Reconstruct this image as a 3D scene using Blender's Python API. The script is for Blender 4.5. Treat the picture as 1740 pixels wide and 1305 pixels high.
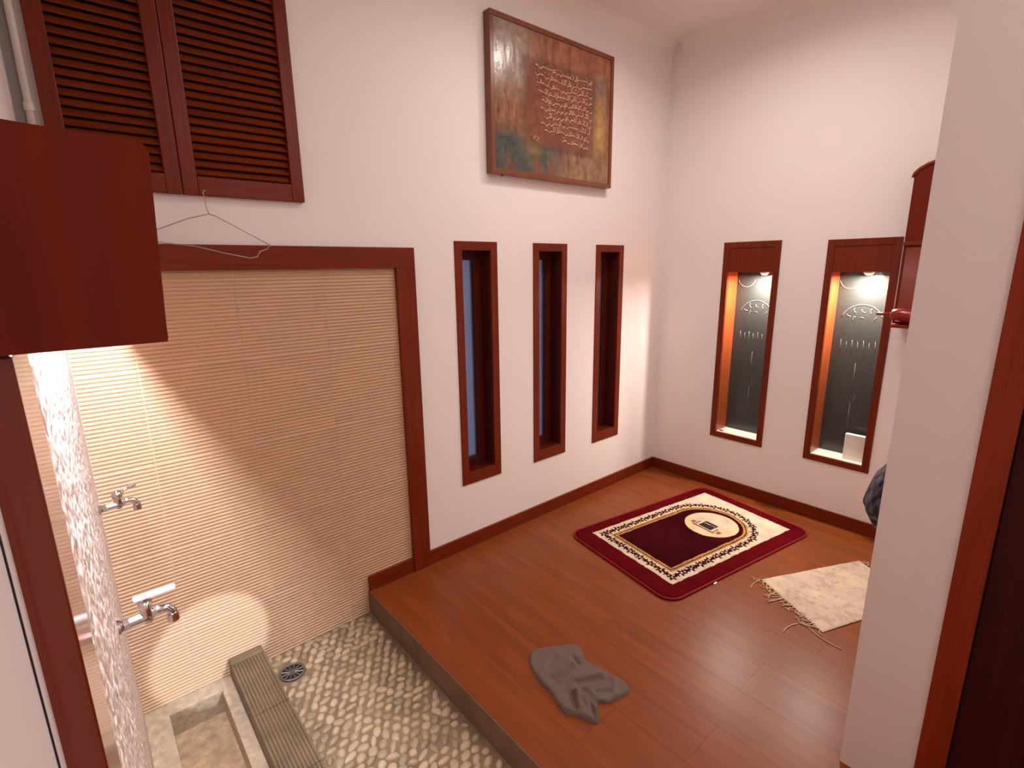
import bpy, bmesh, math, random
import numpy as np
from mathutils import Vector, Matrix
random.seed(7)
rng = np.random.default_rng(7)
scn = bpy.context.scene
for o in list(bpy.data.objects):
    bpy.data.objects.remove(o)
COL = scn.collection

# ------------------------------------------------------------------ camera, world, exposure, large lights
CAM = Vector((-3.2083, -2.1001, 1.5))
YAW, PITCH, ROLL = 0.709054, 0.224965, -0.0139425
cam = bpy.data.cameras.new('camera')
cam.sensor_width = 36.0
cam.lens = 36.0 * 867.97 / 1740.0
cam.clip_start = 0.01
co = bpy.data.objects.new('camera', cam)
COL.objects.link(co)
_f = Vector((math.sin(YAW) * math.cos(PITCH), math.cos(YAW) * math.cos(PITCH), -math.sin(PITCH)))
_r = Vector((math.cos(YAW), -math.sin(YAW), 0))
_u = _r.cross(_f)
_c, _s = math.cos(ROLL), math.sin(ROLL)
_R = _c * _r + _s * _u
_U = -_s * _r + _c * _u
co.matrix_world = Matrix(((_R.x, _U.x, -_f.x, CAM.x), (_R.y, _U.y, -_f.y, CAM.y), (_R.z, _U.z, -_f.z, CAM.z), (0, 0, 0, 1)))
scn.camera = co

w = bpy.data.worlds.new('dusk')
scn.world = w
w.use_nodes = True
w.node_tree.nodes['Background'].inputs[0].default_value = (0.52, 0.54, 0.74, 1)
w.node_tree.nodes['Background'].inputs[1].default_value = 0.30

vs = scn.view_settings
vs.view_transform = 'Standard'
vs.look = 'None'
vs.exposure = 0.0
vs.gamma = 1.0
vs.use_curve_mapping = False

MAIN_POS = (-0.88, -0.86, 2.835)
MAIN_W, FILL_PANEL_W, HALL_FILL_W, OVAL_SPOT_W, TUBE_E, NICHE_W = 7.5, 11.5, 18.5, 800.0, 500.0, 14.0


def area_light(name, loc, energy, color, size, aim=(0, 0, -1), shape='DISK', size_y=None, spread=None):
    l = bpy.data.lights.new(name, 'AREA')
    l.shape = shape
    l.size = size
    if size_y:
        l.size_y = size_y
    l.energy = energy
    l.color = color
    if spread:
        l.spread = spread
    o = bpy.data.objects.new(name, l)
    COL.objects.link(o)
    o.location = loc
    o.rotation_euler = Vector(aim).to_track_quat('-Z', 'Y').to_euler()
    return o


area_light('ceiling_downlight_light', MAIN_POS, MAIN_W, (1.0, 0.90, 0.84), 0.13, spread=math.radians(160))
area_light('fill_panel_light', (-1.45, -1.17, 2.845), FILL_PANEL_W, (1.0, 0.925, 0.89), 0.70, shape='RECTANGLE', size_y=0.70)  # added fill panel that lifts the walls evenly, no known fixture
area_light('hall_fill_light', (-1.90, -2.9, 2.80), HALL_FILL_W, (1.0, 0.91, 0.89), 0.50)  # unseen hall lamp, added to raise the overall brightness
_sp = bpy.data.lights.new('oval_spot_light', 'SPOT')  # added spot that makes the oval patch of light on the tiles
_sp.energy = OVAL_SPOT_W
_sp.color = (0.72, 0.84, 1.0)
_sp.spot_size = math.radians(5.4)
_sp.spot_blend = 0.25
_sp.shadow_soft_size = 0.01
_so = bpy.data.objects.new('oval_spot_light', _sp)
COL.objects.link(_so)
_so.location = (-1.95, -4.02, 2.05)
_so.rotation_euler = (Vector((-2.985, 0, .045)) - Vector((-1.95, -4.02, 2.05))).to_track_quat('-Z', 'Y').to_euler()

# ------------------------------------------------------------------ materials
MATS = {}


def mat(name, color=(0.8, 0.8, 0.8), rough=0.5, metal=0.0, spec=0.5, noise=None, bump=None, obj_random=0.0,
        attr=None, emit=None, transmission=0.0, coat=0.0, sheen=0.0, grain=None, bump_map=None):
    """noise=(scale, amount) brightness variation; bump=(scale, strength); grain=(sx,sy,sz,amount) stretched wood grain"""
    m = bpy.data.materials.new(name)
    m.use_nodes = True
    nt = m.node_tree
    N, L = nt.nodes, nt.links
    b = N['Principled BSDF']
    b.inputs['Roughness'].default_value = rough
    b.inputs['Metallic'].default_value = metal
    b.inputs['Specular IOR Level'].default_value = spec
    b.inputs['Transmission Weight'].default_value = transmission
    b.inputs['Coat Weight'].default_value = coat
    b.inputs['Sheen Weight'].default_value = sheen
    if coat:
        b.inputs['Coat Roughness'].default_value = 0.12
    tc = N.new('ShaderNodeTexCoord')
    if attr:
        a = N.new('ShaderNodeVertexColor')
        a.layer_name = attr
        out = a.outputs['Color']
    else:
        r = N.new('ShaderNodeRGB')
        r.outputs[0].default_value = (*color, 1)
        out = r.outputs[0]

    def mulv(out, fac_socket, lo, hi):
        mr = N.new('ShaderNodeMapRange')
        mr.inputs['From Min'].default_value = 0.25
        mr.inputs['From Max'].default_value = 0.75
        mr.inputs['To Min'].default_value = lo
        mr.inputs['To Max'].default_value = hi
        L.new(fac_socket, mr.inputs['Value'])
        mx = N.new('ShaderNodeVectorMath')
        mx.operation = 'SCALE'
        L.new(out, mx.inputs[0])
        L.new(mr.outputs[0], mx.inputs['Scale'])
        return mx.outputs[0]
    coord = tc.outputs['Object']
    if obj_random:
        oi = N.new('ShaderNodeObjectInfo')
        mr = N.new('ShaderNodeMapRange')
        mr.inputs['To Min'].default_value = 1 - obj_random
        mr.inputs['To Max'].default_value = 1 + obj_random
        L.new(oi.outputs['Random'], mr.inputs['Value'])
        mx = N.new('ShaderNodeVectorMath')
        mx.operation = 'SCALE'
        L.new(out, mx.inputs[0])
        L.new(mr.outputs[0], mx.inputs['Scale'])
        out = mx.outputs[0]
        ad = N.new('ShaderNodeVectorMath')
        ad.operation = 'ADD'
        cb = N.new('ShaderNodeVectorMath')
        cb.operation = 'SCALE'
        cb.inputs[0].default_value = (7.3, 3.1, 5.7)
        L.new(oi.outputs['Random'], cb.inputs['Scale'])
        L.new(tc.outputs['Object'], ad.inputs[0])
        L.new(cb.outputs[0], ad.inputs[1])
        coord = ad.outputs[0]
    if noise:
        n = N.new('ShaderNodeTexNoise')
        n.inputs['Scale'].default_value = noise[0]
        n.inputs['Detail'].default_value = 5
        L.new(coord, n.inputs['Vector'])
        out = mulv(out, n.outputs['Fac'], 1 - noise[1], 1 + noise[1])
    if grain:
        mp = N.new('ShaderNodeMapping')
        mp.inputs['Scale'].default_value = grain[:3]
        L.new(coord, mp.inputs['Vector'])
        n = N.new('ShaderNodeTexNoise')
        n.inputs['Scale'].default_value = 1.0
        n.inputs['Detail'].default_value = 6
        n.inputs['Distortion'].default_value = 0.6
        L.new(mp.outputs[0], n.inputs['Vector'])
        out = mulv(out, n.outputs['Fac'], 1 - grain[3], 1 + grain[3])
    L.new(out, b.inputs['Base Color'])
    if bump:
        n = N.new('ShaderNodeTexNoise')
        n.inputs['Scale'].default_value = bump[0]
        n.inputs['Detail'].default_value = 4
        if bump_map:
            mp2 = N.new('ShaderNodeMapping')
            mp2.inputs['Scale'].default_value = bump_map
            L.new(coord, mp2.inputs['Vector'])
            L.new(mp2.outputs[0], n.inputs['Vector'])
        else:
            L.new(coord, n.inputs['Vector'])
        bp = N.new('ShaderNodeBump')
        bp.inputs['Strength'].default_value = bump[1]
        bp.inputs['Distance'].default_value = bump[2] if len(bump) > 2 else 0.01
        L.new(n.outputs['Fac'], bp.inputs['Height'])
        L.new(bp.outputs[0], b.inputs['Normal'])
    if emit:
        b.inputs['Emission Color'].default_value = (*emit[0], 1)
        b.inputs['Emission Strength'].default_value = emit[1]
    MATS[name] = m
    return m


mat('paint', (0.88, 0.805, 0.775), 0.55, spec=0.25, bump=(140, 0.08, 0.003))
mat('ceiling_paint', (0.90, 0.80, 0.74), 0.7, spec=0.2)
mat('dark_wood', (0.16, 0.020, 0.005), 0.32, spec=0.22, grain=(60, 60, 3, 0.25))
mat('dark_wood_h', (0.16, 0.020, 0.005), 0.32, spec=0.22, grain=(3, 60, 60, 0.25))
mat('pelmet_wood', (0.14, 0.015, 0.005), 0.45, spec=0.12, grain=(60, 60, 3, 0.2))
mat('casing_gloss', (0.20, 0.026, 0.008), 0.14, grain=(60, 60, 3, 0.2))
mat('slat_wood', (0.20, 0.033, 0.008), 0.35, spec=0.25, grain=(4, 60, 60, 0.2), obj_random=0.08)
mat('jamb_wood', (0.30, 0.065, 0.016), 0.3, grain=(60, 60, 3, 0.2))
mat('shade_wood', (0.075, 0.010, 0.004), 0.35, spec=0.2, grain=(60, 60, 3, 0.2))  # darker copy of dark_wood, shade of the slit reveals put into its colour
mat('dark_recess', (0.012, 0.006, 0.005), 0.7)
mat('door_wood', (0.045, 0.006, 0.007), 0.45, spec=0.15, grain=(60, 60, 3, 0.3))
mat('post_wood', (0.24, 0.028, 0.006), 0.35, spec=0.2, grain=(60, 60, 3, 0.2))
mat('plank', (0.205, 0.048, 0.010), 0.33, spec=0.24, grain=(28, 2.2, 10, 0.22), obj_random=0.02, bump=(30, 0.02, 0.002))
mat('slab', (0.10, 0.05, 0.03), 0.8)
mat('riser', (0.16, 0.095, 0.055), 0.6, noise=(14, 0.2), bump=(80, 0.2, 0.004))
mat('tile', (0.55, 0.345, 0.205), 0.42, spec=0.35, noise=(5, 0.05), bump=(220, 0.25, 0.002))
mat('grout', (0.62, 0.47, 0.33), 0.8)
mat('granite', (0.82, 0.66, 0.57), 0.6, noise=(150, 0.38), spec=0.3)
mat('mortar', (0.20, 0.125, 0.065), 0.75, noise=(5, 0.45), bump=(60, 0.4, 0.004))
mat('pebble', (0.35, 0.25, 0.15), 0.5, noise=(30, 0.12), obj_random=0.28)
mat('basin_stone', (0.40, 0.30, 0.20), 0.6, noise=(45, 0.25), bump=(90, 0.5, 0.004))
mat('basin_bed', (0.38, 0.25, 0.14), 0.7, noise=(25, 0.35), bump=(40, 1.0, 0.012))
mat('ribbed_block', (0.14, 0.09, 0.045), 0.6, noise=(9, 0.3), bump=(120, 0.3, 0.003))
mat('drain_metal', (0.16, 0.14, 0.11), 0.5, metal=0.6, noise=(40, 0.3))
mat('chrome', (0.75, 0.74, 0.74), 0.12, metal=1.0)
mat('white_handle', (0.85, 0.84, 0.83), 0.25)
mat('wire', (0.40, 0.36, 0.33), 0.35, metal=0.7)
mat('white_plastic', (0.72, 0.66, 0.62), 0.5)
mat('shade_strip', (0.30, 0.27, 0.27), 0.6)  # shadow in the corner painted as a flat grey
mat('black', (0.01, 0.01, 0.01), 0.5)
mat('blue_glass', (0.62, 0.68, 0.90), 0.25, transmission=0.9, bump=(160, 0.35, 0.003))
mat('niche_glass', (0.050, 0.052, 0.048), 0.20, transmission=0.25, bump=(70, 0.25, 0.004))
mat('glass_relief', (0.16, 0.17, 0.165), 0.2, spec=0.6)
mat('sill_white', (0.78, 0.70, 0.62), 0.35)
mat('card_white', (0.80, 0.76, 0.70), 0.6)
mat('frame_wood', (0.20, 0.055, 0.018), 0.3, grain=(10, 10, 10, 0.2))
mat('canvas', attr='Col', rough=0.20, bump=(60, 0.15, 0.003), spec=0.5)
mat('gold_paint', (0.62, 0.36, 0.24), 0.35)
mat('mat_pile', attr='Col', rough=0.85, spec=0.02, bump=(260, 0.4, 0.004), noise=(14, 0.22))
mat('mat_edge', (0.22, 0.006, 0.008), 0.6, spec=0.2)
mat('rug', attr='Col', rough=0.85, bump=(240, 0.5, 0.004))
mat('fringe', (0.62, 0.46, 0.30), 0.8)
mat('rag', (0.135, 0.090, 0.075), 0.9, bump=(320, 0.5, 0.003), noise=(20, 0.12))
mat('plaid', attr='Col', rough=0.9)
mat('red_plastic', (0.26, 0.012, 0.010), 0.25)
mat('lamp_white', (0.9, 0.9, 0.9), 0.4, emit=((1.0, 0.95, 0.88), 12.0))
mat('main_lamp', (0.9, 0.9, 0.9), 0.4, emit=((1.0, 0.90, 0.84), 6.0))
mat('fill_panel_face', (0.9, 0.9, 0.9), 0.4, emit=((1.0, 0.90, 0.84), 0.5))  # faint glow on the face of the added fill panel
mat('tube_lamp', (0.9, 0.9, 0.9), 0.4, emit=((0.80, 0.88, 1.0), TUBE_E))
mat('lamp_ring', (0.6, 0.6, 0.6), 0.3, metal=0.8)

# ------------------------------------------------------------------ builders
BASE = {}


def tag(o, label=None, cat=None, group=None, kind=None):
    if label:
        o['label'] = label
    if cat:
        o['category'] = cat
    if group:
        o['group'] = group
    if kind:
        o['kind'] = kind
    return o


def thing(name, loc=(0, 0, 0), label=None, cat=None, group=None, kind=None):
    o = bpy.data.objects.new(name, None)
    o.empty_display_size = 0.05
    COL.objects.link(o)
    o.location = loc
    BASE[o.name] = Vector(loc)
    return tag(o, label, cat, group, kind)


def link(name, me, parent=None, loc=None):
    """me in coordinates relative to root base (loc None) or own coordinates placed at world loc"""
    o = bpy.data.objects.new(name, me)
    COL.objects.link(o)
    if parent is not None:
        o.parent = parent
        BASE[o.name] = BASE[parent.name]
    else:
        BASE[o.name] = Vector((0, 0, 0))
    if loc is not None:
        o.location = Vector(loc) - (BASE[parent.name] if parent is not None else Vector((0, 0, 0)))
    return o


class MB:
    def __init__(self):
        self.v = []
        self.f = []

    def box(self, lo, hi, inset=0.0):
        x0, y0, z0 = lo
        x1, y1, z1 = hi
        n = len(self.v)
        self.v += [(x0, y0, z0), (x1, y0, z0), (x1, y1, z0), (x0, y1, z0), (x0, y0, z1), (x1, y0, z1), (x1, y1, z1), (x0, y1, z1)]
        self.f += [tuple(n + i for i in q) for q in ((0, 3, 2, 1), (4, 5, 6, 7), (0, 1, 5, 4), (1, 2, 6, 5), (2, 3, 7, 6), (3, 0, 4, 7))]
        return self

    def prism(self, pts, axis, a, b):
        """closed polygon pts (2D, in the two other axes in order) extruded from a to b along axis"""
        n = len(self.v)
        k = len(pts)
        for t in (a, b):
            for p in pts:
                c = list(p)
                c.insert(axis, t)
                self.v.append(tuple(c))
        self.f.append(tuple(n + i for i in range(k))[::-1])
        self.f.append(tuple(n + k + i for i in range(k)))
        for i in range(k):
            j = (i + 1) % k
            self.f.append((n + i, n + j, n + k + j, n + k + i))
        return self

    def tube(self, pts, r, seg=8, closed=False, cap=True):
        P = [Vector(p) for p in pts]
        rs = r if isinstance(r, (list, tuple)) else [r] * len(P)
        n0 = len(self.v)
        ref = None
        for i, p in enumerate(P):
            a = P[i - 1] if (i > 0 or closed) else P[i]
            b = P[(i + 1) % len(P)] if (i < len(P) - 1 or closed) else P[i]
            t = (b - a)
            if t.length < 1e-9:
                t = Vector((0, 0, 1))
            t.normalize()
            if ref is None:
                ref = Vector((0, 0, 1)) if abs(t.z) < 0.9 else Vector((1, 0, 0))
            u = (ref - t * ref.dot(t))
            if u.length < 1e-6:
                u = t.orthogonal()
            u.normalize()
            ref = u
            vv = t.cross(u)
            for k in range(seg):
                a_ = 2 * math.pi * k / seg
                self.v.append(tuple(p + (u * math.cos(a_) + vv * math.sin(a_)) * rs[i]))
        m = len(P)
        for i in range(m if closed else m - 1):
            j = (i + 1) % m
            for k in range(seg):
                l = (k + 1) % seg
                self.f.append((n0 + i * seg + k, n0 + i * seg + l, n0 + j * seg + l, n0 + j * seg + k))
        if cap and not closed:
            self.f.append(tuple(n0 + k for k in range(seg))[::-1])
            self.f.append(tuple(n0 + (m - 1) * seg + k for k in range(seg)))
        return self

    def build(self, name, material, parent=None, loc=None, smooth=False, bevel=0.0):
        base = Vector((0, 0, 0))
        if loc is None and parent is not None:
            base = BASE[parent.name]
        me = bpy.data.meshes.new(name)
        me.from_pydata([tuple(Vector(p) - base) for p in self.v], [], self.f)
        if bevel or True:
            bm = bmesh.new()
            bm.from_mesh(me)
            bmesh.ops.recalc_face_normals(bm, faces=bm.faces)
            if bevel:
                bmesh.ops.bevel(bm, geom=bm.edges[:], offset=bevel, segments=2, profile=0.6, affect='EDGES', clamp_overlap=True)
            bm.to_mesh(me)
            bm.free()
        if smooth:
            for p in me.polygons:
                p.use_smooth = True
        me.materials.append(MATS[material])
        return link(name, me, parent, loc)


def struct(o):
    o['kind'] = 'structure'
    return o


def holed(mb, u0, u1, v0, v1, holes, put):
    """boxes covering the rectangle minus the holes; put(ua,ub,va,vb)"""
    us = sorted({u0, u1, *[h[0] for h in holes], *[h[1] for h in holes]})
    vs_ = sorted({v0, v1, *[h[2] for h in holes], *[h[3] for h in holes]})
    for i in range(len(us) - 1):
        j = 0
        run = None
        for j in range(len(vs_) - 1):
            cu, cv = (us[i] + us[i + 1]) / 2, (vs_[j] + vs_[j + 1]) / 2
            inside = any(h[0] < cu < h[1] and h[2] < cv < h[3] for h in holes)
            if not inside:
                if run is None:
                    run = [vs_[j], vs_[j + 1]]
                else:
                    run[1] = vs_[j + 1]
            if inside and run:
                put(us[i], us[i + 1], *run)
                run = None
        if run:
            put(us[i], us[i + 1], *run)


# ------------------------------------------------------------------ room dimensions
XC = -3.232          # stone wall of the wet area
XW = -3.244          # painted left wall
CEIL = 2.87
YD0, YD1 = -1.95, -1.780   # wall with the opening
XP = -1.622          # jamb of the opening
ZLOW = -0.12
XSTEP = -2.327
BBH = 0.075
FR_X1, FR_X0, FR_Z1, FR_Z0 = -1.990, -2.085, 1.591, 1.503
SLITS = [(-1.7625, -1.4985, 0.365, 1.626), (-1.244, -0.977, 0.360, 1.626), (-0.7178, -0.4476, 0.355, 1.626)]
NICHES = [(-0.795, -0.4466, 0.358, 1.632), (-1.377, -1.039, 0.359, 1.622)]
LV = (-3.178, -2.457, 1.752, 2.700)

# back wall (A), y = 0
mb = MB()
holes = [(a + .02, b - .02, c + .02, d - .02) for a, b, c, d in SLITS] + [(XC - .2, FR_X0 + .02, -.4, FR_Z0 + .02), (LV[0] + .03, LV[1] - .03, LV[2] + .04, LV[3] - .04)]
holed(mb, XC - .2, 0.2, -.4, CEIL + .1, holes, lambda a, b, c, d: mb.box((a, 0, c), (b, .16, d)))
mb.box((XC - .2, .014, -.4), (FR_X0 + .02, .16, FR_Z0 + .02))
mb.box((LV[0] + .03, .05, LV[2] + .04), (LV[1] - .03, .16, LV[3] - .04))
struct(mb.build('wall_back', 'paint'))

# right wall (B), x = 0
mb = MB()
holes = [(a + .02, b - .02, c + .02, d - .02) for a, b, c, d in NICHES]
holed(mb, YD0, 0.0, -.4, CEIL + .1, holes, lambda a, b, c, d: mb.box((0, a, c), (.18, b, d)))
struct(mb.build('wall_right', 'paint'))

# left wall: stone part and painted part
mb = MB()
mb.box((XW - .15, -4.2, -.4), (XW, 0.02, CEIL + .1))
struct(mb.build('wall_left', 'paint'))
def rough_stone():
    """split-stone face: a real relief of a few millimetres"""
    r = np.random.default_rng(3)
    ys, zs = np.arange(-1.71, 0.0131, .0032), np.arange(-.30, 1.5601, .0032)
    Yg, Zg = np.meshgrid(ys, zs, indexing='ij')

    def soft(k, seed):
        n = np.random.default_rng(seed).random((Yg.shape[0] // k + 3, Yg.shape[1] // k + 3))
        i, j = np.arange(Yg.shape[0]) / k, np.arange(Yg.shape[1]) / k
        i0, j0 = i.astype(int), j.astype(int)
        fi, fj = (i - i0)[:, None], (j - j0)[None]
        fi, fj = fi * fi * (3 - 2 * fi), fj * fj * (3 - 2 * fj)
        return (n[i0][:, j0] * (1 - fi) + n[i0 + 1][:, j0] * fi) * (1 - fj) + (n[i0][:, j0 + 1] * (1 - fi) + n[i0 + 1][:, j0 + 1] * fi) * fj
    h = .0012 * soft(5, 1) + .0018 * soft(2, 2) + .0012 * r.random(Yg.shape)
    X = XC - .0028 + h
    nu, nv = Yg.shape
    idx = np.arange(nu * nv).reshape(nu, nv)
    q = np.stack([idx[:-1, :-1], idx[1:, :-1], idx[1:, 1:], idx[:-1, 1:]], -1).reshape(-1, 4)
    me = bpy.data.meshes.new('wall_left_stone')
    me.from_pydata(np.stack([X, Yg, Zg], -1).reshape(-1, 3).tolist(), [], q.tolist())
    for p_ in me.polygons:
        p_.use_smooth = True
    me.materials.append(MATS['granite'])
    return struct(link('wall_left_stone', me))


rough_stone()

# wall with the opening, and the hall behind the viewer
struct(MB().box((XP, YD0, -.05), (0.18, YD1, CEIL + .1)).build('wall_front', 'paint'))
struct(MB().box((-1.55, -4.2, -.05), (-1.40, YD0, CEIL + .1)).build('wall_hall_right', 'paint'))
struct(MB().box((XW - .15, -4.35, -.05), (-1.40, -4.2, CEIL + .1)).build('wall_hall_back', 'paint'))
struct(MB().box((XW - .15, -4.35, CEIL), (0.2, 0.16, CEIL + .1)).build('ceiling', 'ceiling_paint'))


# cornices
def cove(n, along, pos, a, b):
    pts = []
    R = .07
    pts.append((0, 0))
    for k in range(7):
        t = k / 6 * math.pi / 2
        pts.append((R - R * math.sin(t), R - R * math.cos(t)))
    # pts: (distance from wall, distance below ceiling)
    m = MB()
    if along == 'x':
        m.prism([(pos - d, CEIL - h) for d, h in pts], 0, a, b)
    else:
        m.prism([(pos - d, CEIL - h) for d, h in pts], 1, a, b)
    return struct(m.build(n, 'ceiling_paint'))


cove('trim_1', 'x', 0.0, XW, 0.0)
cove('trim_2', 'y', 0.0, YD1, -.075)

# ------------------------------------------------------------------ wooden floor of planks
floor = struct(thing('floor', (XSTEP, YD1, 0)))
MB().box((XSTEP, -1.98, -.11), (0, 0, -.012)).build('subfloor', 'slab', floor)
PW = 0.197
px_edges = [XSTEP]
x = -1.392 - 4 * PW
while x < 0.0:
    if x > XSTEP + .05 and x < -0.03:
        px_edges.append(x)
    x += PW
px_edges.append(0.0)
cache = {}


def unit_box(key, sx, sy, sz, material, bevel=0.0):
    k = (key, round(sx, 4), round(sy, 4), round(sz, 4))
    if k not in cache:
        m = MB().box((-sx / 2, -sy / 2, -sz / 2), (sx / 2, sy / 2, sz / 2))
        o = m.build(key, material, bevel=bevel)
        cache[k] = o.data
        bpy.data.objects.remove(o)
    return cache[k]


for i in range(len(px_edges) - 1):
    a, b = px_edges[i], px_edges[i + 1]
    off = [0.55, 1.20, 0.25, 0.9, 1.45, .7, .35, 1.1, .5, 1.3, .8, .15, 1.0][i % 13]
    ys = sorted({0.0, -off, -off - 1.22 if off + 1.22 < 1.95 else -1.98, -1.98}, reverse=True)
    for j in range(len(ys) - 1):
        y1, y0 = ys[j], ys[j + 1]
        if y1 - y0 < .02:
            continue
        me = unit_box('plank', b - a - .0007, y1 - y0 - .0005, .012, 'plank')
        link('plank', me, floor, ((a + b) / 2, (y0 + y1) / 2, -.006))
# hall floor, behind the opening
struct(MB().box((XW, -4.2, -.10), (-1.55, -1.98, 0)).build('floor_hall', 'plank'))
# step edge
struct(MB().box((XSTEP - .004, -1.98, -.14), (XSTEP, 0.012, -.001)).build('trim_step', 'riser'))

# ------------------------------------------------------------------ baseboards
struct(MB().box((FR_X1, -.014, 0), (0, 0, BBH)).build('baseboard_back', 'dark_wood_h', bevel=.002))
struct(MB().box((XSTEP, -.012, 0), (FR_X0, 0, BBH)).build('baseboard_alcove', 'dark_wood_h', bevel=.002))
struct(MB().box((-.014, YD1, 0), (0, -.014, BBH)).build('baseboard_right', 'dark_wood_h', bevel=.002))

# ------------------------------------------------------------------ ribbed wall tiles of the wet area
alc = struct(thing('wall_alcove', (XC, 0, ZLOW)))
MB().box((XC, .0030, -.3), (FR_X0 + .015, .016, FR_Z0 + .015)).build('grout', 'grout', alc)
vx = [XC, -3.062, -2.737, -2.412, FR_X0 + .012]
hz = [-.30, -.166, .170, .507, .842, 1.178, FR_Z0 + .012]


def tile_mesh(w_, h_):
    k = ('tile', round(w_, 4), round(h_, 4))
    if k in cache:
        return cache[k]
    m = MB()
    g = .0015
    z0, z1 = g, h_ - g
    n = max(2, int(round((z1 - z0) / .0140)))
    p = (z1 - z0) / n
    prof = [(.012, z0)]
    for i in range(n):
        zz = z0 + i * p
        for fz, fy in ((0.0, .0034), (.18, .0029), (.38, .0005), (.62, 0.0), (.84, .0007)):
            prof.append((fy, zz + fz * p))
    prof.append((.0034, z1))
    prof.append((.012, z1))
    m.prism(prof, 0, g, w_ - g)
    o = m.build('tile', 'tile')
    cache[k] = o.data
    bpy.data.objects.remove(o)
    return cache[k]


for i in range(len(vx) - 1):
    for j in range(len(hz) - 1):
        link('tile', tile_mesh(vx[i + 1] - vx[i], hz[j + 1] - hz[j]), alc, (vx[i], 0, hz[j]))

# casing round the tiled part
t = struct(thing('trim_alcove_casing', (FR_X1, 0, 0)))
MB().box((FR_X0, -.018, 0), (FR_X1, .012, FR_Z0)).build('upright', 'dark_wood', t, bevel=.0025)
MB().box((XW, -.018, FR_Z0), (FR_X1, .012, FR_Z1)).build('header', 'dark_wood_h', t, bevel=.0025)
t = struct(thing('trim_left_casing', (XW, -1.8, 0)))
MB().box((XW - .005, -1.80, -.12), (XC + .0025, -1.708, 1.466)).build('upright', 'casing_gloss', t, bevel=.001)
MB().tube([(XW + .0003, -1.822, 1.405), (XW + .0003, -1.823, 1.33), (XW + .0003, -1.822, 1.26)], .0005, 6).build('joint_line', 'black', t)

# ------------------------------------------------------------------ light pelmet along the stone wall
pel = thing('light_pelmet', (XC, -1.8, 1.467), 'dark brown wooden lamp box fixed along the stone wall above the taps', 'lamp')
PX = -3.172
Z0, Z1 = 1.467, 1.557
m = MB()
pts = [(XW, Z0), (-3.174, Z0), (-3.1695, Z1 - .004), (-3.1712, Z1 - .0008), (-3.1735, Z1), (XW, Z1 + .004)]
m.prism(pts, 1, -1.804, -1.790)
m.build('end_panel', 'pelmet_wood', pel)
MB().box((PX - .010, -1.790, Z0), (PX, -.002, Z1)).build('front_board', 'pelmet_wood', pel)
MB().box((XC, -1.790, Z1 - .010), (PX - .010, -.002, Z1)).build('top_board', 'pelmet_wood', pel)
MB().tube([(-3.214, -1.60, 1.537), (-3.214, -.08, 1.537)], .008, 10).build('lamp_tube', 'tube_lamp', pel)
for yy in (-1.61, -.068):
    MB().box((-3.224, yy - .012, 1.526), (-3.204, yy + .012, 1.547)).build('tube_holder', 'white_plastic', pel)

# ------------------------------------------------------------------ louvred shutters
sx0, sx1, sz0, sz1 = LV
mid = -2.857


def shutter(x0, x1, label):
    s = thing('louvred_shutter', (x0, 0, sz0), label, 'shutter', 'louvred shutters')
    ST = .045
    F, B = -.022, .012
    MB().box((x0, F, sz0), (x0 + ST, B, sz1)).build('stile', 'dark_wood', s, bevel=.003)
    MB().box((x1 - ST, F, sz0), (x1, B, sz1)).build('stile', 'dark_wood', s, bevel=.003)
    MB().box((x0 + ST, F, sz0), (x1 - ST, B, sz0 + .062)).build('rail', 'dark_wood_h', s, bevel=.003)
    MB().box((x0 + ST, F, sz1 - .062), (x1 - ST, B, sz1)).build('rail', 'dark_wood_h', s, bevel=.003)
    MB().box((x0 + .03, .030, sz0 + .04), (x1 - .03, .036, sz1 - .04)).build('back_board', 'dark_recess', s)
    L = x1 - x0 - 2 * ST
    k = ('slat', round(L, 4))
    if k not in cache:
        mm = MB()
        ca, sa = math.cos(math.radians(47)), math.sin(math.radians(47))
        pr = []
        for (a, b) in ((-.0135, -.003), (.0135, -.003), (.0135, .003), (-.0135, .003)):
            pr.append((a * ca - b * sa, a * sa + b * ca))
        mm.prism(pr, 0, -L / 2, L / 2)
        o = mm.build('slat', 'slat_wood')
        cache[k] = o.data
        bpy.data.objects.remove(o)
    z = sz0 + .078
    while z < sz1 - .07:
        link('slat', cache[k], s, ((x0 + x1) / 2, -.004, z))
        z += .0268
    return s


shutter(sx0, mid - .001, 'brown louvred wooden shutter on the left, half hidden behind the lamp box')
shutter(mid + .001, sx1, 'brown louvred wooden shutter on the right, above the wire hanger')

# corner conduit, and a flat strip coloured as the corner's shadow band
p = thing('conduit_pipe', (-3.203, -.011, FR_Z1), 'thin white vertical pipe in the corner left of the shutters', 'pipe')
MB().tube([(-3.203, -.011, FR_Z1), (-3.203, -.011, CEIL - .07)], .0095, 12).build('tube', 'white_plastic', p, smooth=True)
for z in (1.95, 2.5):
    MB().tube([(-3.203, -.011, z), (-3.203, -.011, z + .02)], .0125, 12).build('clip', 'white_plastic', p)
struct(MB().box((-3.236, -.003, FR_Z1), (-3.214, 0, CEIL - .07)).build('corner_shade_strip', 'shade_strip'))

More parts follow.
